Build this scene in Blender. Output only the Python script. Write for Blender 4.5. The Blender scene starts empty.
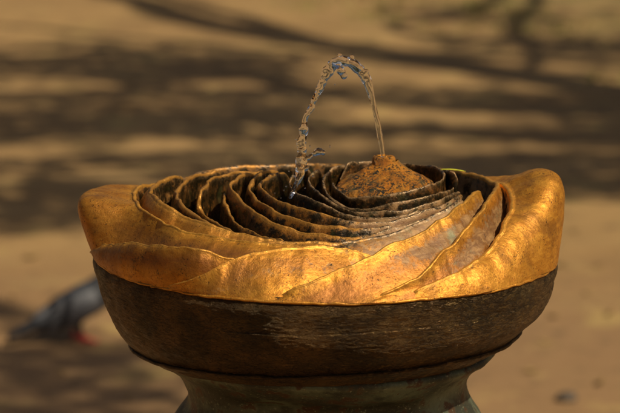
import bpy, bmesh, math, random
from mathutils import Vector, noise, Matrix
random.seed(7)
C = bpy.context.scene.collection
K = 1/1217.0      # fountain drawing unit -> metres
ZB = 0.92         # height of the bowl's gold edge above the ground
SUN = Vector((0.523, -0.374, 0.766)).normalized()
LIPS = {
    'ring1': [(7, 20, 76), (9, -1, 69), (16, -13, 64), (29, -27, 63), (49, -35, 65), (73, -36, 69), (98, -24, 73), (112, -7, 75), (119, 20, 78), (113, 45, 80), (97, 65, 79), (67, 77, 80), (36, 71, 82), (16, 54, 80)],
    'ring2': [(36, 78, 78), (10, 61, 78), (0, 45, 72), (-2, 19, 70), (3, -17, 64), (16, -34, 57), (34, -45, 53), (65, -50, 61), (93, -41, 65), (110, -27, 67), (129, 18, 64), (134, 18, 72), (129, 18, 80), (112, 63, 76), (77, 87, 75)],
    'ring3': [(0, 64, 77), (-13, 41, 76), (-16, 18, 72), (-9, -18, 68), (0, -32, 64), (14, -46, 57), (31, -55, 54), (58, -59, 55), (81, -55, 56), (103, -43, 60), (124, -15, 63), (138, 17, 64)],
    'L14': [(-10, 75, 74), (-27, 50, 76), (-34, 24, 73), (-35, 16, 68), (-28, -18, 66), (-7, -47, 62), (9, -59, 57), (24, -65, 52), (49, -69, 50), (73, -66, 52), (100, -52, 57)],
    'L13': [(-33, 88, 69), (-48, 71, 71), (-60, 41, 70), (-65, 13, 67), (-48, -30, 61), (-28, -55, 59), (-7, -69, 56), (14, -76, 50), (49, -79, 47), (72, -74, 50), (99, -60, 56), (123, -34, 61), (139, 15, 60)],
    'L12': [(-41, 93, 69), (-64, 61, 73), (-73, 27, 70), (-76, 12, 65), (-68, -15, 59), (-56, -41, 55), (-38, -63, 51), (-17, -78, 47), (14, -90, 45), (43, -93, 45), (72, -87, 49)],
    'L11': [(-56, 98, 68), (-76, 72, 71), (-89, 37, 71), (-94, 10, 66), (-83, -12, 57), (-70, -43, 51), (-49, -68, 46), (-25, -84, 40), (-1, -93, 38), (24, -97, 37), (53, -95, 42), (98, -77, 52), (120, -57, 59), (139, -25, 63)],
    'L10': [(-99, 33, 61), (-101, 9, 57), (-96, -11, 46), (-86, -39, 39), (-64, -71, 33), (-34, -95, 33)],
    'L9': [(-65, 126, 63), (-83, 110, 65), (-105, 81, 67), (-117, 50, 65), (-126, 7, 59), (-125, 7, 45), (-117, -16, 42), (-98, -65, 40), (-74, -94, 37), (-39, -118, 37)],
    'L8': [(-103, 116, 67), (-123, 91, 67), (-137, 63, 67), (-145, 35, 65), (-148, 4, 62), (-144, -31, 61), (-135, -59, 58), (-123, -81, 54), (-99, -111, 47)],
    'L7': [(-142, 106, 61), (-158, 78, 65), (-169, 49, 65), (-173, 2, 65), (-165, -53, 67), (-149, -81, 63), (-140, -86, 58), (-114, -109, 52), (-88, -121, 47), (-58, -131, 42), (-24, -136, 40), (13, -135, 40), (42, -128, 41), (71, -115, 47), (100, -96, 56), (123, -75, 65), (139, -50, 69)],
    'L5': [(-158, 108, 52), (-180, 64, 60), (-189, 28, 62), (-190, 0, 60), (-182, -55, 59), (-170, -79, 56), (-143, -116, 51), (-116, -137, 47), (-90, -151, 45), (-66, -160, 44), (-34, -167, 43), (4, -170, 40), (41, -166, 36)],
    'L6': [(-228, -8, 3), (-223, -38, 15), (-214, -76, 26), (-187, -128, 37), (-153, -168, 43), (-127, -186, 44), (-102, -190, 39), (-80, -188, 31), (-60, -184, 22)],
    'L4': [(-162, -159, 1), (-141, -185, 9), (-122, -196, 17), (-96, -196, 30), (-75, -190, 37), (-52, -186, 42), (-22, -178, 44), (5, -170, 42), (31, -161, 35), (56, -150, 23)],
    'L1': [(-64, -210, -6), (-33, -222, 12), (1, -214, 24), (30, -201, 33), (56, -182, 44), (73, -168, 48), (91, -150, 52), (114, -122, 63), (133, -85, 69), (143, -55, 71), (154, -22, 70)],
    'L2': [(30, -220, -6), (59, -217, 10), (82, -204, 19), (102, -182, 32), (117, -163, 42), (130, -143, 51), (142, -122, 61), (153, -95, 68), (162, -65, 73), (169, -25, 75), (172, 15, 72)],
    'L3': [(62, -211, -6), (87, -208, 11), (116, -188, 19), (141, -160, 26), (156, -136, 34), (167, -114, 45), (176, -88, 56), (182, -62, 62), (182, -38, 69), (178, -15, 73), (172, 10, 71), (165, 45, 69), (149, 90, 67), (121, 140, 63), (80, 170, 61), (27, 186, 60), (-26, 189, 60), (-78, 176, 60), (-115, 156, 60), (-140, 130, 57), (-164, 100, 55)],
}
STREAM = [(58.0, 20.0, 94.9, 2.1), (57.0, 19.5, 104.1, 2.2), (54.9, 19.0, 115.4, 2.4), (52.8, 18.0, 128.6, 2.6), (48.7, 16.0, 146.1, 2.9), (44.6, 14.0, 163.4, 3.5), (38.6, 12.0, 177.8, 4.2), (30.6, 10.0, 188.0, 4.6), (21.6, 7.0, 193.4, 5.2), (12.7, 4.0, 192.8, 5.4), (4.8, 2.0, 186.1, 4.6), (-1.2, 0.0, 175.4, 3.7), (-7.1, -2.0, 163.7, 3.2), (-14.0, -4.0, 150.1, 3.0), (-19.0, -6.0, 138.4, 2.9), (-20.9, -7.0, 129.5, 4.4), (-20.9, -8.0, 122.7, 3.6), (-22.9, -9.0, 114.8, 3.8), (-22.9, -11.0, 105.1, 4.2), (-23.9, -13.0, 95.5, 5.2), (-24.9, -15.0, 86.8, 4.6), (-27.8, -18.0, 77.3, 3.6), (-30.8, -22.0, 68.9, 2.8), (-33.7, -26.0, 60.6, 1.6)]
LUMPS = [(-21.9, -12.0, 96.3, 2.8), (-8.1, -10.0, 104.5, 3.2), (-16.0, -10.5, 99.6, 2.6), (15.7, 5.0, 183.7, 4.6), (18.6, 5.0, 178.7, 3.6), (-19.0, -11.0, 98.1, 2.6), (-14.0, -10.0, 101.0, 2.2), (-10.1, -10.0, 103.5, 3.0), (-6.1, -10.0, 105.5, 3.9), (-2.1, -10.0, 104.5, 2.6), (-25.9, -9.0, 110.8, 2.4), (-26.9, -9.0, 98.8, 2.2), (-19.0, -12.0, 89.3, 3.0), (-29.8, -16.0, 82.9, 2.2), (-0.2, 0.0, 178.4, 2.5), (40.5, 12.0, 181.8, 3.0), (26.5, 7.0, 197.4, 2.8), (14.6, 5.0, 198.7, 2.8), (4.8, 3.0, 191.9, 2.7)]
DROPS = [(-40.7, -24.0, 69.3, 0.7), (-27.8, -32.0, 55.7, 0.6), (-22.9, -26.0, 63.7, 0.8), (-43.6, -30.0, 62.4, 0.6), (-35.7, -34.0, 55.1, 0.7), (-19.9, -18.0, 70.2, 0.6), (-49.5, -28.0, 67.0, 0.5), (-38.7, -20.0, 72.6, 1.0), (-15.0, -6.0, 110.3, 0.9), (-28.9, -6.0, 117.4, 0.8), (-35.8, -12.0, 86.3, 0.8), (4.8, -6.0, 110.3, 1.0), (9.7, 3.0, 171.0, 0.8), (-12.0, -12.0, 81.2, 0.9)]
BRANCHES = [([(-1.59, 9.6), (-1.31, 9.38), (-1.03, 9.14), (-0.73, 8.84), (-0.36, 8.62), (-0.01, 8.4), (0.39, 8.0)], 0.02, 0.045, 5.2), ([(-1.4, 11.08), (-0.81, 10.13), (-0.45, 9.38), (-0.01, 8.74), (0.33, 8.35), (0.68, 7.81), (1.05, 7.21), (1.43, 6.59)], 0.035, 0.12, 5.0), ([(-1.07, 11.17), (-0.59, 10.13), (-0.27, 9.49), (-0.01, 8.87), (0.33, 8.46)], 0.02, 0.05, 5.0), ([(0.65, 12.07), (0.86, 10.55), (0.6, 9.6), (0.35, 9.1)], 0.03, 0.02, 5.5), ([(1.1, 11.56), (0.95, 10.21), (0.84, 9.1), (0.8, 8.23), (0.82, 7.63)], 0.02, 0.02, 4.6), ([(-1.47, 8.11), (-1.17, 8.17), (-0.87, 8.17), (-0.57, 8.06), (-0.23, 7.68), (0.06, 7.14), (0.49, 7.05), (1.01, 6.87), (1.45, 6.74)], 0.02, 0.08, 5.4), ([(-1.18, 6.49), (-0.99, 6.45), (-0.62, 6.61), (-0.21, 6.65), (0.05, 6.53), (0.43, 6.49), (0.95, 6.29), (1.35, 6.1)], 0.02, 0.08, 5.0), ([(-1.04, 5.42), (-0.71, 5.48), (-0.33, 5.61), (0.02, 5.64), (0.47, 5.64), (0.86, 5.51), (1.27, 5.58)], 0.02, 0.08, 4.6)]
SPRAYS = [([(-1.11, 6.96), (0.05, 6.74)], 0.45, 0.3), ([(-0.95, 5.58), (-0.04, 5.83)], 0.4, 0.35), ([(-1.2, 7.76), (-0.23, 7.63)], 0.35, 0.25), ([(0.02, 6.1), (0.96, 5.92)], 0.3, 0.25), ([(0.4, 7.26), (1.09, 7.02)], 0.3, 0.3), ([(-1.25, 8.17), (-0.95, 8.23), (-0.68, 8.06), (-0.42, 7.95), (-0.05, 7.53)], 0.42, 1.0), ([(-0.79, 8.0), (-0.45, 7.84)], 0.4, 0.8), ([(-1.14, 7.19), (-0.86, 7.14), (-0.56, 7.23), (-0.22, 7.14)], 0.13, 0.75), ([(-1.06, 6.53), (-0.76, 6.69), (-0.49, 6.61), (-0.04, 6.61)], 0.26, 1.0), ([(-1.03, 6.29), (-0.82, 6.33), (-0.54, 6.41)], 0.14, 0.8), ([(-0.98, 5.83), (-0.75, 5.92), (-0.52, 5.95), (-0.04, 6.06)], 0.1, 0.7), ([(-0.91, 5.26), (-0.7, 5.32), (-0.43, 5.42), (-0.04, 5.54)], 0.26, 1.0), ([(-0.89, 5.05), (-0.63, 5.08)], 0.2, 0.9), ([(-0.87, 4.86), (-0.54, 4.94)], 0.12, 0.7), ([(0.06, 7.33), (0.4, 7.23), (0.86, 7.05), (1.12, 7.0)], 0.14, 0.85), ([(-0.01, 6.49), (0.34, 6.53), (0.71, 6.45), (1.05, 6.37)], 0.16, 1.0), ([(0.8, 6.69), (1.08, 6.61)], 0.28, 0.8), ([(-0.04, 5.71), (0.31, 5.81), (0.65, 5.71), (0.96, 5.64)], 0.28, 1.0), ([(0.58, 5.51), (0.94, 5.45)], 0.16, 1.0), ([(0.41, 5.99), (1.01, 6.06)], 0.12, 0.8), ([(0.29, 9.74), (0.67, 9.67), (1.04, 9.52)], 0.3, 0.45), ([(0.82, 8.77), (1.28, 8.32)], 0.4, 0.6), ([(0.88, 7.63), (1.17, 7.38)], 0.3, 0.8), ([(0.5, 8.77), (0.96, 8.52)], 0.3, 0.4), ([(-0.71, 3.49), (-0.58, 3.45), (-0.35, 3.49)], 0.12, 0.8), ([(-0.68, 3.25), (-0.43, 3.18), (-0.27, 3.12)], 0.26, 0.9), ([(-0.77, 4.0), (-0.64, 3.69)], 0.1, 0.5), ([(-0.65, 3.01), (-0.37, 2.89)], 0.15, 0.8), ([(-0.75, 3.87), (-0.64, 3.83)], 0.06, 0.5)]
GRASS = [((0.38, 9.9), 0.5), ((0.59, 9.67), 0.45), ((0.85, 9.74), 0.35), ((1.03, 9.38), 0.4), ((1.17, 9.1), 0.4), ((0.68, 9.1), 0.3), ((1.05, 10.63), 0.5), ((0.59, 10.72), 0.5), ((1.09, 7.63), 0.2), ((0.16, 9.97), 0.4)]
PIGEON = (-0.49, 3.63)
STONE = (0.49, 3.07)
LITTER = [(0.49, 3.55), (0.63, 4.1), (0.44, 3.31), (0.69, 4.42), (0.67, 4.83), (0.57, 3.2), (-0.69, 4.42), (-0.52, 3.31), (-0.69, 4.0), (0.66, 3.87), (-0.37, 3.08), (0.6, 4.42), (-0.64, 7.48), (-0.33, 5.74), (-0.48, 8.52), (-0.62, 6.91), (0.47, 4.0), (0.53, 3.84)]
SKY, SUNE, EXPO = 0.05, 5.0, -0.16

# ------------------------------------------------------------------ helpers
def link(o, parent=None):
    C.objects.link(o)
    if parent: o.parent = parent
    return o
def mesh_obj(name, verts, faces, mat, parent=None, smooth=True, attrs=None):
    me = bpy.data.meshes.new(name); me.from_pydata(verts, [], faces); me.update()
    if smooth: me.polygons.foreach_set('use_smooth', [True]*len(me.polygons))
    for n, vals in (attrs or {}).items():
        a = me.attributes.new(n, 'FLOAT', 'POINT'); a.data.foreach_set('value', vals)
    if mat: me.materials.append(mat)
    return link(bpy.data.objects.new(name, me), parent)
def tag(o, label=None, cat=None, group=None, kind=None):
    if label: o['label'] = label
    if cat: o['category'] = cat
    if group: o['group'] = group
    if kind: o['kind'] = kind
    return o
def empty(name, loc=(0,0,0)):
    o = bpy.data.objects.new(name, None); o.location = loc; o.empty_display_size = .1
    return link(o)
def grid_faces(n, m, closed_n=False, closed_m=False):
    F = []
    for i in range(n if closed_n else n-1):
        for j in range(m if closed_m else m-1):
            a = i*m+j; b = ((i+1) % n)*m+j; c = ((i+1) % n)*m+(j+1) % m; d = i*m+(j+1) % m
            F.append((a, b, c, d))
    return F
def catmull(P, step):
    P = [Vector(p) for p in P]
    Q = [2*P[0]-P[1]]+P+[2*P[-1]-P[-2]]
    out = []
    for i in range(1, len(Q)-2):
        p0, p1, p2, p3 = Q[i-1:i+3]
        n = max(2, int((p2-p1).length/step))
        t0 = 0; t1 = t0+max((p1-p0).length, 1e-6)**.5; t2 = t1+max((p2-p1).length, 1e-6)**.5; t3 = t2+max((p3-p2).length, 1e-6)**.5
        for k in range(n):
            t = t1+(t2-t1)*k/n
            A1 = (t1-t)/(t1-t0)*p0+(t-t0)/(t1-t0)*p1; A2 = (t2-t)/(t2-t1)*p1+(t-t1)/(t2-t1)*p2
            A3 = (t3-t)/(t3-t2)*p2+(t-t2)/(t3-t2)*p3
            B1 = (t2-t)/(t2-t0)*A1+(t-t0)/(t2-t0)*A2; B2 = (t3-t)/(t3-t1)*A2+(t-t1)/(t3-t1)*A3
            out.append((t2-t)/(t2-t1)*B1+(t-t1)/(t2-t1)*B2)
    out.append(P[-1])
    return out
def smooth_line(P, n):
    for _ in range(n):
        P = [P[0]]+[(P[i-1]+P[i]*2+P[i+1])/4 for i in range(1, len(P)-1)]+[P[-1]]
    return P
def resample(P, step):
    out = [P[0].copy()]; acc = 0
    for a, b in zip(P, P[1:]):
        d = (b-a).length
        if d == 0: continue
        s = step-acc
        while s <= d:
            out.append(a.lerp(b, s/d)); s += step
        acc = d-(s-step)
    out.append(P[-1].copy())
    return out
def sst(a, b, x):
    t = max(0., min(1., (x-a)/(b-a))); return t*t*(3-2*t)
def wob(p, f, a):                      # smooth vector noise
    return noise.noise_vector(p*f)*a
def tube(path, radii, seg=10, verts=None, faces=None, cap=True):
    verts = [] if verts is None else verts; faces = [] if faces is None else faces
    path = [Vector(p) for p in path]; base = len(verts); up = Vector((0.13, .3, 1)).normalized(); prev = None
    for i, p in enumerate(path):
        t = (path[min(i+1, len(path)-1)]-path[max(i-1, 0)]).normalized()
        if prev is None:
            x = t.orthogonal().normalized()
        else:
            x = (prev-t*prev.dot(t)).normalized()
        prev = x; y = t.cross(x)
        for k in range(seg):
            a = 2*math.pi*k/seg
            verts.append(p+(x*math.cos(a)+y*math.sin(a))*radii[i])
    n = len(path)
    for i in range(n-1):
        for k in range(seg):
            a = base+i*seg+k; b = base+i*seg+(k+1) % seg
            faces.append((a, b, b+seg, a+seg))
    if cap:
        faces.append(tuple(base+k for k in range(seg))[::-1]); faces.append(tuple(base+(n-1)*seg+k for k in range(seg)))
    return verts, faces

# ------------------------------------------------------------------ materials
class Mat:
    def __init__(s, name):
        s.m = bpy.data.materials.new(name); s.m.use_nodes = True
        s.t = s.m.node_tree; s.n = s.t.nodes; s.b = s.n['Principled BSDF']
        s.co = s.n.new('ShaderNodeTexCoord').outputs['Object']
    def put(s, sock, v):
        if isinstance(v, bpy.types.NodeSocket): s.t.links.new(v, sock)
        elif isinstance(v, tuple) and len(v) == 3 and sock.type == 'RGBA': sock.default_value = (*v, 1)
        else: sock.default_value = v
    def map(s, scale, co=None):
        n = s.n.new('ShaderNodeMapping'); s.put(n.inputs['Vector'], co or s.co); n.inputs['Scale'].default_value = scale
        return n.outputs[0]
    def noise(s, scale, detail=4, rough=.55, co=None, dist=0):
        n = s.n.new('ShaderNodeTexNoise'); s.put(n.inputs['Vector'], co or s.co)
        n.inputs['Scale'].default_value = scale; n.inputs['Detail'].default_value = detail
        n.inputs['Roughness'].default_value = rough; n.inputs['Distortion'].default_value = dist
        return n.outputs['Fac']
    def vor(s, scale, co=None, feat='F1'):
        n = s.n.new('ShaderNodeTexVoronoi'); n.feature = feat; s.put(n.inputs['Vector'], co or s.co); n.inputs['Scale'].default_value = scale
        return n.outputs['Distance']
    def ramp(s, f, a, b, lo=0., hi=1.):
        n = s.n.new('ShaderNodeMapRange'); n.interpolation_type = 'SMOOTHSTEP'; s.put(n.inputs['Value'], f)
        for i, v in zip((1, 2, 3, 4), (a, b, lo, hi)): n.inputs[i].default_value = v
        return n.outputs[0]
    def mix(s, f, a, b):
        n = s.n.new('ShaderNodeMix'); n.data_type = 'RGBA'; s.put(n.inputs[0], f); s.put(n.inputs[6], a); s.put(n.inputs[7], b)
        return n.outputs[2]
    def fmix(s, f, a, b):
        n = s.n.new('ShaderNodeMix'); n.data_type = 'FLOAT'; s.put(n.inputs[0], f); s.put(n.inputs[2], a); s.put(n.inputs[3], b)
        return n.outputs[0]
    def math(s, op, a, b=0., clamp=False):
        n = s.n.new('ShaderNodeMath'); n.operation = op; n.use_clamp = clamp; s.put(n.inputs[0], a); s.put(n.inputs[1], b)
        return n.outputs[0]
    def attr(s, name):
        n = s.n.new('ShaderNodeAttribute'); n.attribute_name = name
        return n.outputs['Fac']
    def bump(s, h, strength, dist, prev=None):
        n = s.n.new('ShaderNodeBump'); s.put(n.inputs['Height'], h); n.inputs['Strength'].default_value = strength; n.inputs['Distance'].default_value = dist
        if prev: s.put(n.inputs['Normal'], prev)
        return n.outputs[0]
    def out(s, **kw):
        for k, v in kw.items():
            s.put(s.b.inputs[k.replace('_', ' ')], v)
        return s.m
    def comp(s, i):
        n = s.n.new('ShaderNodeSeparateXYZ'); s.put(n.inputs[0], s.co); return n.outputs[i]

def petal_material():
    M = Mat('worn bronze petals')
    big = M.noise(34, 3); mid = M.noise(110, 5, .62); fine = M.noise(420, 5, .65); grit = M.noise(1300, 3, .6)
    streak = M.noise(60, 5, .6, M.map((1, 1, 3.2)), 1.2)
    lip = M.attr('lip'); gold = M.attr('gold'); pale = M.attr('pale')
    # dark wet patina of the inner blades, with brown and orange rust
    dark = M.mix(M.ramp(mid, .42, .62), (.016, .011, .004), (.075, .034, .008))
    dark = M.mix(M.ramp(M.math('ADD', fine, M.math('MULTIPLY', mid, .6)), .86, 1.02), dark, (.24, .085, .012))
    dark = M.mix(M.ramp(M.noise(75, 4, .6), .56, .7, 0, .6), dark, (.055, .055, .018))
    # pale copper tone, strongest on the front right faces
    pc = M.mix(M.ramp(streak, .35, .65), (.18, .082, .026), (.36, .195, .070))
    pc = M.mix(M.ramp(M.noise(48, 4, .6), .55, .7, 0, .8), pc, (.20, .20, .105))
    pc = M.mix(M.ramp(fine, .60, .72), pc, (.06, .03, .012))
    # rubbed gold
    gc = M.mix(M.ramp(streak, .3, .7), (.46, .175, .015), (.68, .305, .034))
    gc = M.mix(M.ramp(big, .5, .68, 0, .65), gc, (.27, .11, .018))
    gc = M.mix(M.ramp(fine, .57, .68, 0, .8), gc, (.12, .045, .008))
    pits = M.math('MULTIPLY', M.ramp(M.noise(620, 3, .6), .58, .66), M.ramp(M.noise(52, 4, .6), .44, .62, .08, 1.))
    gc = M.mix(M.math('MULTIPLY', M.attr('rust_shade'), M.ramp(streak, .3, .6, .55, 1.)), gc, (.27, .095, .018))  # reddish brown tone; on outer petals, crease shade painted into the colour
    gc = M.mix(M.ramp(mid, .52, .66, 0, .35), gc, (.22, .085, .012))
    gc = M.mix(pits, gc, (.045, .018, .005))
    pf = M.math('ADD', pale, M.math('MULTIPLY', M.math('SUBTRACT', mid, .5), 1.6), True)
    pf = M.ramp(pf, .3, .6)
    col = M.mix(pf, dark, pc)
    gf = M.math('ADD', gold, M.math('MULTIPLY', M.math('SUBTRACT', mid, .5), 1.5))
    gf = M.math('ADD', gf, M.math('MULTIPLY', M.math('SUBTRACT', fine, .5), .9))
    gf = M.ramp(gf, .38, .78)
    col = M.mix(M.math('MULTIPLY', lip, M.ramp(fine, .4, .6, .1, .75)), col, (.36, .22, .10))
    col = M.mix(gf, col, gc)
    col = M.mix(M.math('MULTIPLY', M.math('MULTIPLY', lip, gf), .22), col, (.80, .45, .09))
    met = M.fmix(gf, M.fmix(pf, .40, .2), .62)
    rough = M.fmix(gf, M.fmix(pf, M.ramp(mid, .35, .65, .16, .42), .55), M.ramp(fine, .3, .7, .38, .54))
    b = M.bump(mid, .22, .0016)
    b = M.bump(fine, .5, .0010, b); b = M.bump(M.math('SUBTRACT', grit, M.math('MULTIPLY', pits, .8)), .4, .0003, b)
    return M.out(Base_Color=col, Metallic=met, Roughness=rough, Normal=b)

def body_material():
    M = Mat('dark chased bronze')
    st = M.noise(70, 5, .62, M.map((1, 1, 3.5)), .8); st2 = M.noise(120, 7, .72, M.map((1, 1, 2.6)), .6)
    mid = M.noise(28, 3); fine = M.noise(600, 4, .65); grv = M.noise(150, 3, .5, M.map((.25, .25, 3)))
    z = M.comp(2)
    col = M.mix(M.ramp(mid, .4, .62), (.050, .027, .008), (.115, .060, .017))
    flk = M.ramp(M.math('SUBTRACT', st2, M.ramp(M.comp(0), -.10, .12, .06, 0.)), .49, .58)
    col = M.mix(M.math('MULTIPLY', flk, .5), col, (.135, .078, .021))
    col = M.mix(M.ramp(fine, .6, .7, 0, .9), col, (.015, .009, .005))
    col = M.mix(M.ramp(M.noise(16, 4, .6), .55, .7, 0, .35), col, (.055, .050, .022))
    rough = M.ramp(st, .3, .7, .38, .58)
    crk = M.ramp(M.math('ABSOLUTE', M.math('SUBTRACT', st2, .47)), 0., .022)
    col = M.mix(crk, (.010, .006, .003), col)
    b = M.bump(st, .5, .005); b = M.bump(grv, .6, .0012, b); b = M.bump(flk, .8, .0012, b); b = M.bump(crk, .8, .0010, b); b = M.bump(fine, .5, .0006, b)
    return M.out(Base_Color=col, Metallic=.65, Roughness=rough, Normal=b)

def pedestal_material():
    M = Mat('green brown patina')
    mid = M.noise(30, 4, .6); fine = M.noise(400, 4, .65)
    col = M.mix(M.ramp(mid, .4, .62), (.040, .040, .024), (.13, .155, .095))
    col = M.mix(M.ramp(M.noise(60, 5, .6), .52, .62), col, (.07, .035, .014))
    col = M.mix(M.ramp(fine, .58, .7), col, (.22, .24, .15))
    b = M.bump(mid, .4, .004); b = M.bump(fine, .6, .0008, b)
    return M.out(Base_Color=col, Metallic=.35, Roughness=.55, Normal=b)

def bud_material():
    M = Mat('orange crusted bronze')
    mid = M.noise(130, 5, .65); fine = M.noise(520, 6, .75); z = M.comp(2)
    col = M.mix(M.ramp(mid, .35, .65), (.50, .17, .012), (.74, .31, .030))
    hi = M.ramp(z, ZB+66*K, ZB+90*K, 0., .05)          # crust of dark lichen is thicker lower down
    spot = M.ramp(M.math('SUBTRACT', M.math('ADD', M.math('MULTIPLY', fine, .7), M.math('MULTIPLY', mid, .3)), hi), .465, .505)
    spot = M.math('MULTIPLY', spot, M.ramp(M.noise(60, 3, .6), .36, .52, .3, 1.))
    col = M.mix(M.ramp(M.noise(70, 4, .6), .50, .66, 0, .6), col, (.20, .075, .012))
    col = M.mix(spot, col, (.030, .026, .016))
    col = M.mix(M.ramp(M.noise(55, 3), .55, .68, 0, .6), col, (.10, .10, .04))
    b = M.bump(fine, .9, .0018); b = M.bump(mid, .5, .002, b)
    return M.out(Base_Color=col, Metallic=.45, Roughness=M.fmix(spot, .42, .3), Normal=b)

def water_material():
    M = Mat('clear water')
    M.b.inputs['Transmission Weight'].default_value = 1; M.b.inputs['IOR'].default_value = 1.333
    b = M.bump(M.noise(300, 2, .5), .2, .0008)
    return M.out(Base_Color=(1, 1, 1), Roughness=.02, Normal=b)

def simple(name, col, rough=.7, col2=None, scale=40, metallic=0., bump=0.):
    M = Mat(name); c = col
    if col2: c = M.mix(M.ramp(M.noise(scale, 4, .6), .4, .62), col, col2)
    kw = dict(Base_Color=c, Roughness=rough, Metallic=metallic)
    if bump: kw['Normal'] = M.bump(M.noise(scale*3, 4, .6), .6, bump)
    return M.out(**kw)

def ground_material():
    M = Mat('trodden sandy soil')
    a = M.noise(1.1, 5, .6); b_ = M.noise(7, 6, .65); c = M.noise(45, 5, .7); st = M.noise(2.2, 5, .6, M.map((1, 2.2, 1)))
    col = M.mix(M.ramp(a, .35, .65), (.232, .132, .046), (.325, .193, .069))
    col = M.mix(M.ramp(st, .5, .72, 0, .5), col, (.38, .25, .10))
    col = M.mix(M.ramp(M.comp(1), 4.9, 3.6, 0, .75), col, (.235, .130, .056))
    col = M.mix(M.ramp(b_, .55, .72, 0, .55), col, (.16, .095, .035))
    col = M.mix(M.ramp(c, .6, .72, 0, .7), col, (.10, .055, .025))
    col = M.mix(M.ramp(M.noise(3.7, 4, .65), .56, .66, 0, .6), col, (.39, .265, .085))
    col = M.mix(M.ramp(M.noise(11, 4, .6), .58, .66, 0, .6), col, (.13, .075, .03))
    col = M.mix(M.ramp(M.vor(28), .12, .05, 0, .6), col, (.42, .30, .17))
    y = M.comp(1)
    far = M.ramp(y, 7.6, 9.6, 0, .5)
    green = M.math('MULTIPLY', far, M.ramp(M.noise(1.9, 5, .6), .48, .62))
    x = M.comp(0)
    green = M.math('MULTIPLY', green, M.ramp(x, .0, .9, .05, 1))
    col = M.mix(green, col, (.075, .085, .018))
    bb = M.bump(b_, .5, .02); bb = M.bump(c, .6, .006, bb)
    return M.out(Base_Color=col, Roughness=.9, Normal=bb)

MP, MB_, MPED, MBUD, MW = petal_material(), body_material(), pedestal_material(), bud_material(), water_material()

# ------------------------------------------------------------------ fountain
fountain = empty('drinking_fountain')
tag(fountain, 'bronze drinking fountain with a bowl shaped like an open rose and gold rubbed rim', 'fountain')
def W(x, y, z): return Vector((x*K, y*K, ZB+z*K))

def edge_z(x): return -.010*x

def revolve(name, prof, mat, parent, n=480, shape=None, amp=(0, 0, 0), attrs=None, closed=False):
    vs = []
    for i in range(n):
        a = 2*math.pi*i/n
        for (r, z) in prof:
            if shape: r2, z2 = shape(a, r, z)
            else: r2, z2 = r, z
            p = Vector((r2*math.cos(a), r2*math.sin(a), z2))
            if amp[0]: p += wob(p, 1/60, amp[0])
            if amp[1]: p += wob(p+Vector((9, 4, 2)), 1/16, amp[1])
            if amp[2]: p += wob(Vector((p.x, p.y, p.z*3)), 1/7, amp[2])
            vs.append(W(*p))
    m = len(prof)
    return mesh_obj(name, vs, grid_faces(n, m, True, closed), mat, parent, attrs=attrs(n*m) if attrs else None)

def prof_curve(pts, step=1.6):
    return [(p.x, p.y) for p in resample(catmull([(a, b, 0) for a, b in pts], 1.), step)]

def bowl_shape(a, r, z):
    r += 1.3*sst(-26, -2, z)
    x = r*math.cos(a)
    z += edge_z(x)*sst(-60, 0, z) + (5+.036*x-.022*r*math.sin(a))*sst(-40, -85, z)*sst(-122, -93, z)
    # cast seam around the belly: a hair-line step
    zz = z-.02*x; r += 1.1*sst(-30.4, -31.0, zz)*sst(-75, -34, zz)*sst(-110, -70, x)
    return r, z
body_prof = prof_curve([(226, 4), (229, -2), (230.5, -8), (229, -18), (226, -31), (221, -46), (214.5, -60), (207, -72), (200, -80), (196, -84)], .55) + \
    prof_curve([(195.5, -85), (195.8, -87), (194.5, -89)], .7) + prof_curve([(191.5, -90.2), (185, -94), (176, -98.5), (166, -102), (152, -103), (140, -103)], 1.6)
revolve('bowl', body_prof, MB_, fountain, 640, bowl_shape, (1.8, .7, .35))
tr = []
for k in range(11):                       # bead under the belly corner
    a = 2*math.pi*k/11; tr.append((195.8+1.9*math.cos(a), -87.0+1.8*math.sin(a)))
revolve('bead', tr, MB_, fountain, 480, lambda a, r, z: (r, z+5+.036*r*math.cos(a)-.022*r*math.sin(a)), (1.8, .7, .2), closed=True)
tr = []
for k in range(14):
    a = 2*math.pi*k/14; tr.append((230.0+1.7*math.cos(a), .6+1.5*math.sin(a)))
revolve('rim', tr, MP, fountain, 640, lambda a, r, z: (r, z+edge_z(r*math.cos(a))), (1.8, 1.0, .3), closed=True,
        attrs=lambda n: {'gold': [.95]*n, 'lip': [.3]*n, 'pale': [0.]*n})
def floor_shape(a, r, z): return r, z
revolve('basin_floor', prof_curve([(228, 0), (205, 2), (160, 6), (90, 12), (.5, 16)], 4), MP, fountain, 200, None, (3, 1.5, .5),
        attrs=lambda n: {'gold': [0.]*n, 'lip': [0.]*n, 'pale': [0.]*n})
def ped_shape(a, r, z):
    # two broad hollows, front and back, between the flaring side ribs
    d = max(0, math.cos(2*(a-math.radians(85))))
    dd = math.cos(2*(a-math.radians(88)))
    h = sst(-.15, .75, dd)*sst(-112, -132, z)*(1-sst(-1000, -1060, z))
    return r-30*h-9*sst(-125, -155, z)*max(0, -math.cos(a))*(1-sst(-900, -1000, z)), z
revolve('pedestal', prof_curve([(158, -84), (170, -92), (172, -97), (166, -102.5), (156, -109), (149, -115), (143.6, -122), (142, -130), (144, -141), (150, -152), (158, -163), (165, -176), (171, -200), (172, -260), (166, -380), (160, -600), (165, -850), (182, -1000), (205, -1060), (212, -1080), (212, -1120)], 5),
        MPED, fountain, 240, ped_shape, (3, 1, .4))

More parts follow.
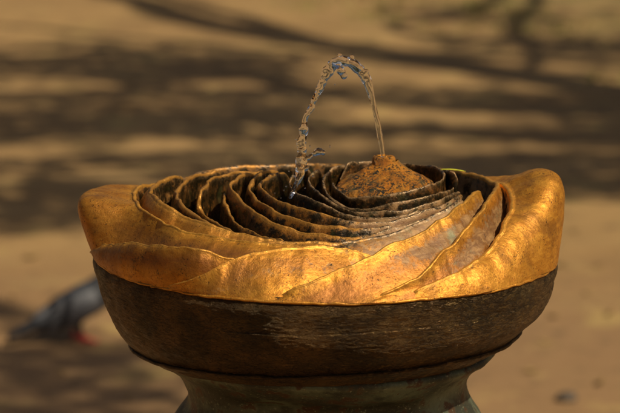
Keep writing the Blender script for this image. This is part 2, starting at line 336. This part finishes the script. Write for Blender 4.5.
def petal_line(pts, step=2.0, sm=6):
    P = resample(smooth_line(catmull(pts, 1.), 14), step)
    P = smooth_line(P, sm)
    nn = []
    for i in range(len(P)):
        t = P[min(i+2, len(P)-1)]-P[max(i-2, 0)]; t.z = 0; t.normalize()
        nn.append(t)
    for _ in range(8):
        nn = [nn[0]]+[(nn[i-1]+nn[i]+nn[i+1]).normalized() for i in range(1, len(nn)-1)]+[nn[-1]]
    return P, [Vector((t.y, -t.x, 0)) for t in nn]

def build_petal(pts, section, attr_fn, seed, amp=(2., .7, .25), label=None, taper=14, lipwave=(1.2, .7), rust_shade=0.):
    P, N = petal_line(pts)
    n = len(P); vs = []; A = {'gold': [], 'lip': [], 'pale': [], 'rust_shade': []}; m = None
    L = 2.0*(n-1); sv = Vector((seed*17.3, seed*5.1, 3))
    for i, (p, nv) in enumerate(zip(P, N)):
        s = i*2.0; e = min(s, L-s); tp = sst(-2, taper, e)
        p = p.copy()
        p.z += noise.noise(p*.045+sv)*lipwave[0]*1.6 + noise.noise(p*.16+sv)*lipwave[1] + noise.noise(p*.5+sv)*lipwave[1]*.4
        p += nv*(noise.noise(p*.06-sv)*lipwave[0]*1.2+noise.noise(p*.22-sv)*lipwave[1])
        sec = section(p, nv, i/(n-1), tp)
        m = len(sec)
        for q, d in sec:
            at = attr_fn(q, i/(n-1), d); g, pl = at[:2]; ru = at[2] if len(at) > 2 else rust_shade
            q = q+wob(q+Vector((50, 0, 0)), 1/48, amp[0])*sst(0, 14, abs(d))+wob(q+sv, 1/14, amp[1])+wob(q, 1/5, amp[2])
            vs.append(W(*q)); A['gold'].append(g); A['lip'].append(math.exp(-(d/3.0)**2)); A['pale'].append(pl); A['rust_shade'].append(ru)
    F = grid_faces(n, m)
    F.append(tuple(range(m))[::-1]); F.append(tuple((n-1)*m+j for j in range(m)))
    o = mesh_obj('petal', vs, F, MP, fountain, attrs=A)
    if label: o['label'] = label
    return o

def inner_section(T=3.4, run=9, floor=9):
    def f(p, nv, t, tp):
        th = max(.8, T*tp*(.9+.8*noise.noise(p*.05))); h = p.z-(1-tp)*14; out = []
        H = h-floor
        for k in range(18, 0, -1):                      # outer face from the foot up
            s = (k/18)**1.5
            out.append((Vector((p.x, p.y, h-th*.5-s*H))+nv*(th*.5+run*s**.75), s*H+1.5))
        for k in range(7):                               # rounded lip
            a = math.pi*k/6
            out.append((Vector((p.x, p.y, h-th*.5+th*.5*math.sin(a)))+nv*(th*.5*math.cos(a)), 0.))
        for k in range(1, 13):
            s = (k/12)**1.4
            out.append((Vector((p.x, p.y, h-th*.5-s*H))-nv*(th*.5+3*s), -(s*H+1.5)))
        return out
    return f
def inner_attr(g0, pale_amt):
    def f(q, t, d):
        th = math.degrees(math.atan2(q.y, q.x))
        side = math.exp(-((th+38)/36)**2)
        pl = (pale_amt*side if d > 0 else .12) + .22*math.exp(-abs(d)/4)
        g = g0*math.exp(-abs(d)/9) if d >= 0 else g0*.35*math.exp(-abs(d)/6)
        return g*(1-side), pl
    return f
def outer_section(fn, T=4.5, drop=26, sink=None):
    """fn(theta_deg, lipR, lipz) -> bezier control points C1, C2 in (R, z)"""
    def f(p, nv, t, tp):
        if t > .5: p = Vector((p.x, p.y, p.z-(1-tp)*12))
        th = max(1., T*tp); a = math.atan2(p.y, p.x); R = math.hypot(p.x, p.y); er = Vector((math.cos(a), math.sin(a), 0))
        h = p.z; fz = edge_z(p.x)
        foot = (231.5, fz+1.0)
        (c1, c2) = fn(math.degrees(a), R, h)
        if sink:
            k_ = sst(sink, 1, t); foot = (foot[0]-16*k_, foot[1]-7*k_); c1 = (c1[0]-3*k_, c1[1]*(1-.5*k_)); c2 = (c2[0]-14*k_, c2[1]*(1-k_)-5*k_)
        p0 = (R+th*.3, h-th*.35); out = []
        M_ = 34; prev = None; dist = 0; pts = []
        for k in range(M_+1):
            u = k/M_; w = ((1-u)**3, 3*u*(1-u)**2, 3*u*u*(1-u), u**3)
            r = w[0]*p0[0]+w[1]*c1[0]+w[2]*c2[0]+w[3]*foot[0]; z = w[0]*p0[1]+w[1]*c1[1]+w[2]*c2[1]+w[3]*foot[1]
            if prev: dist += math.hypot(r-prev[0], z-prev[1])
            prev = (r, z); pts.append((er*r+Vector((0, 0, z)), dist+1.5))
        out = pts[::-1]
        base = pts[0][0]; cz = h-th*.5
        for k in range(1, 7):
            b = math.pi*(.15+.85*k/6)
            out.append((Vector((p.x, p.y, cz+th*.5*math.sin(b)))+nv*(th*.5*math.cos(b)), 0.))
        dr = min(drop, max(3, h))
        for k in range(1, 11):
            s = (k/10)**1.3
            out.append((Vector((p.x, p.y, cz-s*dr))-nv*(th*.5+4*s), -(s*dr+1.5)))
        return out
    return f

def hornL(th):
    d = (th % 360)-186; return math.exp(-(abs(d)/(8.5 if d > 0 else 28))**(2.3 if d > 0 else 2))
def hornR(th):
    d = (th+180) % 360-180; return math.exp(-((d+2)/(19 if d < -2 else 23))**2)
def fn_horn(th, R, h):
    wl, wr = hornL(th), hornR(th)
    gap = 231.5-R
    dl = math.exp(-(((th % 360)-208)/15)**2); c1 = (R+(.33-.20*dl)*gap, h*(.86-.12*dl)); c2 = (R+(.80-.38*dl)*gap, h*(.34-.10*dl))
    def mixp(a, b, w): return (a[0]+(b[0]-a[0])*w, a[1]+(b[1]-a[1])*w)
    c1 = mixp(c1, (R+50, h+9), wl); c2 = mixp(c2, (261, 80), wl)
    c1 = mixp(c1, (R+48, h+24), wr); c2 = mixp(c2, (250, 102), wr)
    return c1, c2
def fn_flat(k1, k2, e=4):
    def f(th, R, h):
        gap = 231.5-R
        return (R+.36*gap, h*k1), (231.5-.18*gap+e, h*k2)
    return f

inner_specs = [ # name, thickness, outward run, pale amount, gold
 ('ring1', 2.6, 3, .15, .12), ('ring2', 2.6, 4, .25, .0), ('ring3', 2.8, 5, .35, .0), ('L14', 2.6, 6, .6, .1), ('L13', 3.2, 8, .95, .75),
 ('L12', 3.8, 9, .95, 1.15), ('L11', 4.0, 11, .95, 1.0), ('L10', 3.2, 6, .3, .7), ('L9', 3.4, 8, .4, .85), ('L8', 3.8, 9, .3, .9)]
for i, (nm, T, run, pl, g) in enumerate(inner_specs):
    build_petal(LIPS[nm], inner_section(T, run), inner_attr(g, pl), i+1, label='dark curled inner petal' if i < 3 else None, lipwave=(1.4, .6) if i > 4 else (1.0, .6), rust_shade=.8)
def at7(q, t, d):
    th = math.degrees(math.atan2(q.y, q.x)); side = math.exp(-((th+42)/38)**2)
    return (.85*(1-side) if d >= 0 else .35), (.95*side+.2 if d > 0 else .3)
build_petal(LIPS['L7'], inner_section(4.4, 26, 14), at7, 21, rust_shade=.4, lipwave=(1.2, .7))
def at5(q, t, d):
    th = math.degrees(math.atan2(q.y, q.x)) % 360
    horn = math.exp(-((th-180)/26)**2)
    front = sst(245, 290, th)
    R = math.hypot(q.x, q.y)
    g = .90-.12*sst(6, 34, abs(d))*(1-horn)-.2*front
    return (g if d >= 0 else .35), (.55+.5*front if d > 0 else .3), .95*sst(4, 20, abs(d))*(1-.75*horn)  # last value paints the shadowed brown below the lip into the colour
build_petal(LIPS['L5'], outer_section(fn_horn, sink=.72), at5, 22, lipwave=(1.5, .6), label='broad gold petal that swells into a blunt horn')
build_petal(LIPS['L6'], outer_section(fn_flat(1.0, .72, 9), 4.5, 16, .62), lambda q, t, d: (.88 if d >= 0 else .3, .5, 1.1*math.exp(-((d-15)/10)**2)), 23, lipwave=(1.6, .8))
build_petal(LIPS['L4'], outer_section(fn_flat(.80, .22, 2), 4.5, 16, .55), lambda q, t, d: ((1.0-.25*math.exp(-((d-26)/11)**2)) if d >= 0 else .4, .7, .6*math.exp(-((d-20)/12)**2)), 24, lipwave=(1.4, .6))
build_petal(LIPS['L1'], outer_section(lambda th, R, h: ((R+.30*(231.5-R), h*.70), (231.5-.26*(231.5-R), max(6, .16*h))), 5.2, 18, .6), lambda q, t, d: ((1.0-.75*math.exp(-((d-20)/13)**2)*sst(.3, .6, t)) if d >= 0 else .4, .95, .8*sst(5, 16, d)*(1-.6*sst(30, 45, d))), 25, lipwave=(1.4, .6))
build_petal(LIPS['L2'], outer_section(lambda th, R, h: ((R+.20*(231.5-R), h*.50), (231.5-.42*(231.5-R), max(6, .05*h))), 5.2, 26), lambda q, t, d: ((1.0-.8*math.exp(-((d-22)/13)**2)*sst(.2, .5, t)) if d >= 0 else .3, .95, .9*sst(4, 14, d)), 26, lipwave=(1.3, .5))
def at3(q, t, d):
    th = math.degrees(math.atan2(q.y, q.x)); back = sst(30, 70, th)
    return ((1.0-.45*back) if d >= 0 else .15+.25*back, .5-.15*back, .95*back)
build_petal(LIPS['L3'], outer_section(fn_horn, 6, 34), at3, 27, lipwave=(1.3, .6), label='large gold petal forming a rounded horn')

# the bud with its spout
def bud_shape(a, r, z): return r*(1+.03*math.sin(3*a+1)+.02*math.sin(5*a)), z
def revolve_at(name, prof, mat, parent, cx, cy, n, amp, sx=1.):
    vs = []
    for i in range(n):
        a = 2*math.pi*i/n
        for r, z in prof:
            p = Vector((cx+sx*r*math.cos(a), cy+r*math.sin(a), z))
            p += wob(p, 1/22, amp[0])*sst(8, 20, r)+wob(p, 1/7, amp[1])+wob(p, 1/3, amp[2])
            vs.append(W(*p))
    return mesh_obj(name, vs, grid_faces(n, len(prof), True), mat, parent)
bud = revolve_at('bud', prof_curve([(56, 30), (55.5, 52), (54, 60), (49, 66.5), (40, 72.5), (30, 78), (21, 83.5), (14, 88.5), (11.5, 91.5)], 1.2), MBUD, fountain, 62, 20, 240, (3, 1.2, .5))
revolve_at('spout', prof_curve([(12, 88), (11.6, 92), (10.6, 95.0), (9.2, 96), (7.4, 95.3), (6.0, 93), (5.6, 84), (5.5, 74), (.3, 73)], .8), MBUD, bud, 59, 20, 90, (1, .5, .3))

# ------------------------------------------------------------------ water
def water_obj():
    P = catmull([Vector(q[:3]) for q in STREAM], 1.0)
    R = catmull([Vector((q[3], 0, i*8)) for i, q in enumerate(STREAM)], 1.0)
    P2 = resample(P, 1.0); n = len(P2)
    vs, fs = [], []
    # radius along the stream, interpolated by position in the table
    acc = [0.]
    for a, b in zip(STREAM, STREAM[1:]): acc.append(acc[-1]+(Vector(a[:3])-Vector(b[:3])).length)
    rad = []
    for i in range(n):
        d = acc[-1]*i/(n-1); k = max(j for j in range(len(acc)) if acc[j] <= d+1e-6); k = min(k, len(acc)-2)
        u = sst(0, 1, (d-acc[k])/(acc[k+1]-acc[k])); r = STREAM[k][3]*(1-u)+STREAM[k+1][3]*u
        turb = .1+.9*sst(50, 120, d)
        rad.append((r*(1.0+turb*.2*noise.noise(Vector((d*.13, 2, 0)))+.15*turb*noise.noise(Vector((d*.3, 7, 0)))), turb, d))
    seg = 20
    prev = None
    for i, p in enumerate(P2):
        t = (P2[min(i+1, n-1)]-P2[max(i-1, 0)]).normalized()
        x = t.orthogonal().normalized() if prev is None else (prev-t*prev.dot(t)).normalized()
        prev = x; y = t.cross(x); r, turb, d = rad[i]
        for k in range(seg):
            a = 2*math.pi*k/seg
            tw = a+d*.045
            rr = r*(1+.28*math.cos(2*tw)*(.5+turb*.5)+.10*math.cos(3*tw+d*.05))
            q = p+(x*math.cos(a)+y*math.sin(a))*rr
            q += wob(Vector((q.x, q.y, q.z*.6)), 1/8, 1.5*turb+.2)+wob(q, 1/3., .25*turb)
            vs.append(q)
    for i in range(n-1):
        for k in range(seg):
            a = i*seg+k; b = i*seg+(k+1) % seg; fs.append((a, b, b+seg, a+seg))
    fs.append(tuple(range(seg))[::-1]); fs.append(tuple((n-1)*seg+k for k in range(seg)))
    def ball(c, r):
        b0 = len(vs); nu, nv_ = 14, 9
        for j in range(nv_+1):
            ph = math.pi*j/nv_
            for i in range(nu):
                a = 2*math.pi*i/nu
                q = Vector(c)+Vector((math.sin(ph)*math.cos(a), math.sin(ph)*math.sin(a), math.cos(ph)))*r*(1.)
                vs.append(q+wob(q, 1/3.5, r*.22))
        for j in range(nv_):
            for i in range(nu):
                fs.append((b0+j*nu+i, b0+(j+1)*nu+i, b0+(j+1)*nu+(i+1) % nu, b0+j*nu+(i+1) % nu))
    for q in LUMPS: ball(q[:3], q[3])
    o = mesh_obj('water_jet', [W(*v) for v in vs], fs, MW)
    m = o.modifiers.new('r', 'REMESH'); m.mode = 'VOXEL'; m.voxel_size = .55*K; m.use_smooth_shade = True
    s = o.modifiers.new('s', 'SMOOTH'); s.factor = .5; s.iterations = 5
    for q in DROPS:
        vs2, fs2 = [], []; nu, nv_ = 14, 9
        for j in range(nv_+1):
            ph = math.pi*j/nv_
            for i in range(nu):
                a = 2*math.pi*i/nu
                v = Vector(q[:3])+Vector((math.sin(ph)*math.cos(a), math.sin(ph)*math.sin(a), 1.25*math.cos(ph)))*q[3]
                vs2.append(W(*(v+wob(v, 1/3, .2))))
        for j in range(nv_):
            for i in range(nu):
                fs2.append((j*nu+i, (j+1)*nu+i, (j+1)*nu+(i+1) % nu, j*nu+(i+1) % nu))
        mesh_obj('droplet', vs2, fs2, MW, o)
    return o
tag(water_obj(), 'thin clear arc of water rising from the spout and falling into the bowl', 'water jet')

# sliver of leaf lying on the petals right of the bud
lf = []; lfF = []
nl = 16
for i in range(nl+1):
    t = i/nl; w = .8*math.sin(math.pi*min(1, .12+t*.88))**.8+.12
    c = Vector((116+25*t, 27-5*t, 81.0-1.2*t+1.0*math.sin(3*t)))
    for s in (-1, 0, 1):
        lf.append(W(*(c+Vector((.25*s*w, s*w*1.6, (.7*w if s == 0 else .2+.4*s*w)-.0)))))
        
lfF = grid_faces(nl+1, 3)
leaf = mesh_obj('leaf', lf, lfF, simple('yellow green leaf', (.48, .46, .02), .5, (.36, .34, .02), 300))
sol = leaf.modifiers.new('s', 'SOLIDIFY'); sol.thickness = .0003
tag(leaf, 'narrow yellow green leaf lying on the petals right of the bud', 'leaf')

# ------------------------------------------------------------------ ground
def gh(x, y):
    f = max(0, 1-math.hypot(x, y-6)/25)
    return f*(.022*noise.noise(Vector((x*.9, y*.9, 1)))+.010*noise.noise(Vector((x*3.1, y*3.1, 5)))+.004*noise.noise(Vector((x*11, y*11, 9))))*sst(.5, 1.2, math.hypot(x, y))
def axis(c, fine, n, far):
    a = [c+fine*i for i in range(-n, n+1)]; s = fine
    while a[-1] < far: s *= 1.25; a.append(a[-1]+s)
    s = fine
    while a[0] > -far: s *= 1.25; a.insert(0, a[0]-s)
    return a
xs = axis(0, .05, 50, 300); ys = axis(6, .05, 100, 300)
gv = [(x, y, gh(x, y)) for x in xs for y in ys]
tag(mesh_obj('ground', gv, grid_faces(len(xs), len(ys)), ground_material()), kind='structure')

# grass in thin patches at the far side
gm = simple('dry grass', (.15, .17, .025), .7, (.26, .24, .05), 6)
vs, fs = [], []
for (gx, gy), r in GRASS:
    for k in range(int(380*r)):
        a = random.random()*6.283; d = r*math.sqrt(random.random()); x = gx+d*math.cos(a)*.9; y = gy+d*math.sin(a)*1.3
        if noise.noise(Vector((x*3, y*3, 2))) < -.05: continue
        h = random.uniform(.015, .035); an = random.random()*6.283; w = .0035; b = len(vs)
        z = gh(x, y); dx, dy = math.cos(an), math.sin(an); l = random.uniform(.2, .9)*h
        vs += [(x-dx*w, y-dy*w, z), (x+dx*w, y+dy*w, z), (x+dy*l*.4+dx*w*.7, y-dx*l*.4+dy*w*.7, z+h*.6), (x+dy*l*.4-dx*w*.7, y-dx*l*.4-dy*w*.7, z+h*.6), (x+dy*l, y-dx*l, z+h)]
        fs += [(b, b+1, b+2, b+3), (b+3, b+2, b+4)]
tag(mesh_obj('grass', vs, fs, gm, smooth=False), 'sparse short grass in patches on the sandy ground behind the fountain', 'grass', kind='stuff')

# stone and litter on the sand
def stone(name, x, y, r, mat):
    bm = bmesh.new(); bmesh.ops.create_icosphere(bm, subdivisions=3, radius=r)
    for v in bm.verts:
        v.co += wob(v.co+Vector((x, y, 0)), .9/r, r*.35); v.co.z *= .55
    me = bpy.data.meshes.new(name); bm.to_mesh(me); bm.free(); me.materials.append(mat)
    me.polygons.foreach_set('use_smooth', [True]*len(me.polygons))
    o = bpy.data.objects.new(name, me); o.location = (x, y, gh(x, y)+r*.2); return link(o)
dark = simple('dark stone', (.05, .035, .022), .7, (.10, .07, .045), 60, bump=.003)
tag(stone('stone', STONE[0], STONE[1], .022, dark), 'small dark stone on the sunlit sand at lower right', 'stone')
lm = simple('dead leaf', (.20, .12, .045), .8, (.32, .21, .07), 30)
first = None
for k, (x, y) in enumerate(LITTER):
    if first is None:
        v = []; nL, mL = 9, 5
        for i in range(nL):
            t = i/(nL-1); w = .013*math.sin(math.pi*(.06+.9*t))**.7
            for j in range(mL):
                s = (j/(mL-1)-.5)*2
                v.append((.055*(t-.5), s*w, .006*s*s+.010*abs(t-.5)**2*4*.6+.003))
        first = mesh_obj('fallen_leaf', v, grid_faces(nL, mL), lm)
        first.modifiers.new('s', 'SOLIDIFY').thickness = .0006
        o = first
    else:
        o = first.copy(); C.objects.link(o)
    o.location = (x, y, gh(x, y)+.002); o.rotation_euler = (random.uniform(-.2, .2), random.uniform(-.2, .2), random.random()*6.28)
    s = random.uniform(.4, .85); o.scale = (s, s*random.uniform(.7, 1.2), s)
    tag(o, 'small dry brown leaf lying on the sandy ground, one of a scatter', 'fallen leaf', 'dry leaves scattered on the sand')

# ------------------------------------------------------------------ pigeon
def pigeon(loc, yaw):
    root = empty('pigeon', (loc[0], loc[1], gh(*loc)))
    root.rotation_euler.z = yaw
    tag(root, 'grey pigeon with dark wing bars and red feet standing behind the bowl', 'pigeon')
    # rings: x, z, half width, half height
    S = [(-.176, .018, .016, .004), (-.170, .021, .024, .006), (-.148, .031, .025, .010), (-.120, .043, .024, .013), (-.095, .054, .024, .017), (-.070, .066, .028, .022), (-.040, .078, .036, .032),
         (-.008, .091, .042, .040), (.024, .103, .044, .044), (.050, .115, .040, .043), (.070, .135, .033, .036), (.084, .158, .024, .027), (.093, .179, .0195, .021), (.102, .195, .018, .018),
         (.112, .202, .0165, .0165), (.123, .201, .012, .012), (.130, .197, .007, .0065), (.136, .193, .0045, .0042), (.144, .188, .0035, .003), (.152, .182, .0015, .0012)]
    pts = catmull([Vector((a, 0, b)) for a, b, c, d in S], .006)
    # interpolate radii along x by index
    sm = []
    for i in range(len(S)-1):
        for k in range(4):
            t = k/4; sm.append([S[i][j]*(1-t)+S[i+1][j]*t for j in range(4)])
    sm.append(list(S[-1]))
    for _ in range(3):
        sm = [sm[0]]+[[(sm[i-1][j]+2*sm[i][j]+sm[i+1][j])/4 for j in range(4)] for i in range(1, len(sm)-1)]+[sm[-1]]
    vs, fs, colr = [], [], []
    seg = 28
    for i, (x, z, w, h) in enumerate(sm):
        a0, a1 = sm[max(i-1, 0)], sm[min(i+1, len(sm)-1)]
        t = Vector((a1[0]-a0[0], 0, a1[1]-a0[1])).normalized(); u = Vector((-t.z, 0, t.x))
        for k in range(seg):
            a = 2*math.pi*k/seg
            q = Vector((x, 0, z))+Vector((0, 1, 0))*w*math.cos(a)+u*h*math.sin(a)
            q += wob(q, 60, .0012)
            vs.append(q)
            if x > .132: colr.append(.04 if x > .137 else .9)
            elif x < -.10 : colr.append(.04)
            elif x > .045: colr.append(.16)
            else: colr.append(.33)
    for i in range(len(sm)-1):
        for k in range(seg):
            a = i*seg+k; b = i*seg+(k+1) % seg; fs.append((a, b, b+seg, a+seg))
    fs.append(tuple(range(seg))[::-1]); fs.append(tuple((len(sm)-1)*seg+k for k in range(seg)))
    red = []
    # wings: shells lying on the flanks, still part of the same body mesh
    for sd in (-1, 1):
        b0 = len(vs); nu, nv_ = 30, 12
        for i in range(nu):
            t = i/(nu-1); x = .052-.190*t
            cz = .114-.074*t-.004*math.sin(t*3.1); hh = (.036*math.sin(math.pi*min(1, .16+t*.62))**.8)*(1-t**4)+.0015
            # body half width here
            bw = .049*math.exp(-((x-.02)/.075)**2)+.010
            for j in range(nv_):
                s = j/(nv_-1)*2-1
                yy = bw*math.sqrt(max(.05, 1-(.62*s)**2))+.0035*(1-s*s)
                p = Vector((x-.012*s*(1-t), sd*yy, cz+hh*s)); vs.append(p+wob(p, 90, .0008))
                bar = 1 if (.42 < t+.10*s < .50 or .60 < t+.10*s < .69) else 0
                tip = t > .83
                colr.append(.0 if bar or tip else .62)
        for i in range(nu-1):
            for j in range(nv_-1):
                a = b0+i*nv_+j; f = (a, a+1, a+nv_+1, a+nv_); fs.append(f if sd > 0 else f[::-1])
    nb = len(vs)
    for sd, fx in ((-1, .012), (1, -.006)):
        hip = Vector((.0, sd*.018, .056)); ank = Vector((-.004+fx, sd*.020, .026)); foot = Vector((fx+.006, sd*.021, .006))
        tube([hip+Vector((0, 0, .01)), hip, (hip+ank)/2, ank], [.016, .013, .007, .0042], 10, vs, fs)
        kb = len(vs)
        tube([ank, (ank+foot)/2, foot], [.0042, .0036, .0040], 8, vs, fs)
        for ang, ln in ((0, .034), (.55, .030), (-.55, .030), (3.14, .018)):
            e = foot+Vector((math.cos(ang)*ln, math.sin(ang)*ln, -.003))
            tube([foot, (foot+e)/2+Vector((0, 0, .002)), e], [.0040, .0034, .0016], 8, vs, fs)
        while len(colr) < kb: colr.append(.33)
        while len(colr) < len(vs): colr.append(2.)
    for sd in (-1, 1):                     # eyes
        c = Vector((.113, sd*.0155, .204))
        tube([c-Vector((0, sd*.002, 0)), c+Vector((0, sd*.0015, 0))], [.0032, .0028], 10, vs, fs)
    while len(colr) < len(vs): colr.append(1.5)
    M = Mat('pigeon feathers'); a = M.attr('tone'); n_ = M.noise(160, 4, .6, M.map((1, 1, 2)))
    c = M.mix(M.ramp(a, 0., .5), (.005, .005, .007), (.045, .047, .055)); c = M.mix(M.ramp(a, .5, .62), c, (.13, .13, .14))
    c = M.mix(M.ramp(n_, .45, .65, 0, .4), c, (.05, .055, .07))
    c = M.mix(M.ramp(a, .7, .9), c, (.5, .5, .48)); c = M.mix(M.ramp(a, 1.2, 1.45), c, (.5, .12, .02)); c = M.mix(M.ramp(a, 1.6, 1.95), c, (.55, .05, .045))
    M.out(Base_Color=c, Roughness=.6, Normal=M.bump(n_, .4, .002))
    o = mesh_obj('body', vs, fs, M.m, root, attrs={'tone': colr})
    return root
pg = pigeon((PIGEON[0]-.022, PIGEON[1]-.03), math.radians(13)); pg.scale = (.85, .82, .88)

# ------------------------------------------------------------------ trees that throw the shade (crowns are above the frame)
OFF = Vector((SUN.x/SUN.z, SUN.y/SUN.z, 1))
bark = simple('grey brown bark', (.10, .07, .045), .85, (.17, .13, .09), 12, bump=.01)
leafm = Mat('tree leaves'); leafm.out(Base_Color=leafm.mix(leafm.ramp(leafm.noise(3, 3), .4, .6), (.045, .085, .018), (.09, .12, .03)), Roughness=.55)
def leaf_quad(vs, fs, p, s):
    d = Vector((random.gauss(0, 1), random.gauss(0, 1), random.gauss(0, .5))).normalized()
    n = Vector((random.gauss(0, .6), random.gauss(0, .6), 1)).normalized(); w = n.cross(d).normalized(); b = len(vs)
    vs += [p-d*s, p-d*s*.2+w*s*.42, p+d*s, p-d*s*.2-w*s*.42]; fs.append((b, b+1, b+2, b+3))
def make_tree(tx, ty, H, branches, sprays, label):
    t = empty('tree', (tx, ty, 0)); tag(t, label, 'tree')
    base = Vector((tx, ty, 0))
    tr = [Vector((0, 0, -.1)), Vector((.03, 0, .6)), Vector((.0, .05, 2)), Vector((-.1, .1, H*.62)), Vector((-.05, .2, H)), Vector((0, .1, H*1.5))]
    v, f = tube(catmull(tr, .3), [0]*200, 16) if 0 else ([], [])
    P = catmull(tr, .3); tube(P, [max(.02, .27-.22*i/len(P)+.12*math.exp(-i/1.5)) for i in range(len(P))], 16, v, f)
    mesh_obj('trunk', v, f, bark, t)
    for pts, r0, r1, h in branches:
        G = [Vector((x, y, 0))+OFF*h for x, y in pts]
        G = [g+Vector((0, 0, .15*noise.noise(g*.8))) for g in G]
        end = Vector((tx-.1, ty+.1, h-.8 if h > 4.8 else h-.6))
        P = catmull(G+[G[-1].lerp(end, .5)+Vector((0, 0, .1)), end], .12)
        n = len(P); v, f = [], []
        tube([p-base+wob(p, 1.5, .05) for p in P], [1.6*(r0+(r1-r0)*min(1, (i/n)*1.35))+.05*sst(.8, 1, i/n) for i in range(n)], 10, v, f)
        for k in range(2, n-4, 4):       # twigs
            d = Vector((random.gauss(-.5, .5), random.gauss(0, 1), random.uniform(-.2, .6))).normalized()
            L = random.uniform(.2, .55); q = P[k]-base
            tube([q, q+d*L*.5+Vector((0, 0, .03)), q+d*L], [.012, .008, .003], 5, v, f)
        mesh_obj('branch', v, f, bark, t)
    v, f = [], []
    for pts, w, dens in sprays:
        h0 = random.uniform(3.6, 5.6)
        P = [Vector((x, y, 0)) for x, y in pts]
        for a, b in zip(P, P[1:]):
            w = w*1.12; L = (b-a).length; area = L*2*w
            for k in range(int(area*dens*1100)):
                u = random.random(); s = max(-1., min(1., random.gauss(0, .55)))
                g = a.lerp(b, u); g.y += s*w; g.x += random.gauss(0, .06)
                if noise.noise(Vector((g.x*1.3, g.y*2.2, h0))) < -.38: continue
                h = h0+random.gauss(0, .35)
                leaf_quad(v, f, g+OFF*h-base, random.uniform(.035, .06))
        # the twig each spray hangs from
        tube([p+OFF*h0-base for p in P], [.012]*len(P), 6, v, f)
    # the rest of the crown, over and behind the trunk
    for k in range(26):
        c = Vector((random.gauss(1.2, 1.0), random.gauss(0, 1.8), random.uniform(H*.9, H*1.55)))
        for q in range(170):
            d = Vector((random.gauss(0, 1), random.gauss(0, 1), random.gauss(0, .8)))*.42
            leaf_quad(v, f, c+d, random.uniform(.06, .1))
    mesh_obj('crown', v, f, leafm.m, t, smooth=False)
make_tree(6.9, 4.6, 5.2, BRANCHES, SPRAYS, 'leafy tree right of the picture whose boughs shade the ground')

def far_tree(x, y, H):  # added out of view to block low sky and darken the fill
    t = empty('tree', (x, y, 0)); tag(t, 'unseen leafy tree added in a ring to block the low sky', 'tree', 'unseen trees added to block the low sky')
    v, f = [], []
    P = catmull([Vector((0, 0, -.2)), Vector((.1, 0, H*.2)), Vector((0, .2, H*.5)), Vector((.1, 0, H*.9))], .5)
    tube(P, [.3-.24*i/len(P) for i in range(len(P))], 10, v, f)
    for k in range(7):
        a = random.random()*6.28; z = random.uniform(.3, .6)*H; q = Vector((.05, .1, z)); e = Vector((math.cos(a)*H*.28, math.sin(a)*H*.28, z+H*.2))
        tube([q, q.lerp(e, .5)+Vector((0, 0, .1*H*.3)), e], [.1, .07, .03], 6, v, f)
    mesh_obj('trunk', v, f, bark, t)
    v, f = [], []
    for k in range(46):
        d = Vector((random.gauss(0, 1), random.gauss(0, 1), random.gauss(0, 1))).normalized()*random.random()**.4
        c = Vector((d.x*H*.36, d.y*H*.36, H*.6+d.z*H*.40))
        for q in range(70):
            leaf_quad(v, f, c+Vector((random.gauss(0, 1), random.gauss(0, 1), random.gauss(0, .7)))*H*.07, random.uniform(.14, .26))
    mesh_obj('crown', v, f, leafm.m, t, smooth=False)
for k in range(15):
    a = math.radians(k*24+12); d = 17+3*math.sin(k*2.3)
    if k in (14, 0): d = 24                     # leave the sun's side more open
    far_tree(d*math.cos(a), 4+d*math.sin(a), 9+2*math.sin(k*1.7))

# ------------------------------------------------------------------ light, sky, camera
sc = bpy.context.scene
w = bpy.data.worlds.new('World'); sc.world = w; w.use_nodes = True
nt = w.node_tree; sky = nt.nodes.new('ShaderNodeTexSky'); sky.sky_type = 'NISHITA'; sky.sun_disc = False; sky.dust_density = 4.; sky.ozone_density = .4
sky.sun_elevation = math.asin(SUN.z); sky.sun_rotation = math.atan2(SUN.x, SUN.y)
nt.links.new(sky.outputs[0], nt.nodes['Background'].inputs[0]); nt.nodes['Background'].inputs[1].default_value = SKY
l = bpy.data.lights.new('sun', 'SUN'); l.energy = SUNE; l.angle = math.radians(.53); l.color = (1, .88, .66)
so = bpy.data.objects.new('sun', l); so.rotation_euler = SUN.to_track_quat('Z', 'Y').to_euler(); so.location = SUN*20; C.objects.link(so)

el = math.radians(11.5); D = 2.3; F = 2800.
pitch = el-math.atan(47.5/F)
cam = bpy.data.cameras.new('camera'); co = bpy.data.objects.new('camera', cam); C.objects.link(co)
co.location = (-15*K, -D*math.cos(el), ZB+D*math.sin(el)); co.rotation_euler = (math.pi/2-pitch, 0, 0)
cam.sensor_width = 36; cam.lens = F/620*36; cam.clip_end = 1500; cam.clip_start = .05
cam.dof.use_dof = True; cam.dof.focus_distance = 2.2; cam.dof.aperture_fstop = cam.lens/1000/.015; cam.dof.aperture_blades = 0
sc.camera = co
sc.view_settings.view_transform = 'Standard'; sc.view_settings.look = 'None'; sc.view_settings.gamma = 1
sc.view_settings.exposure = EXPO
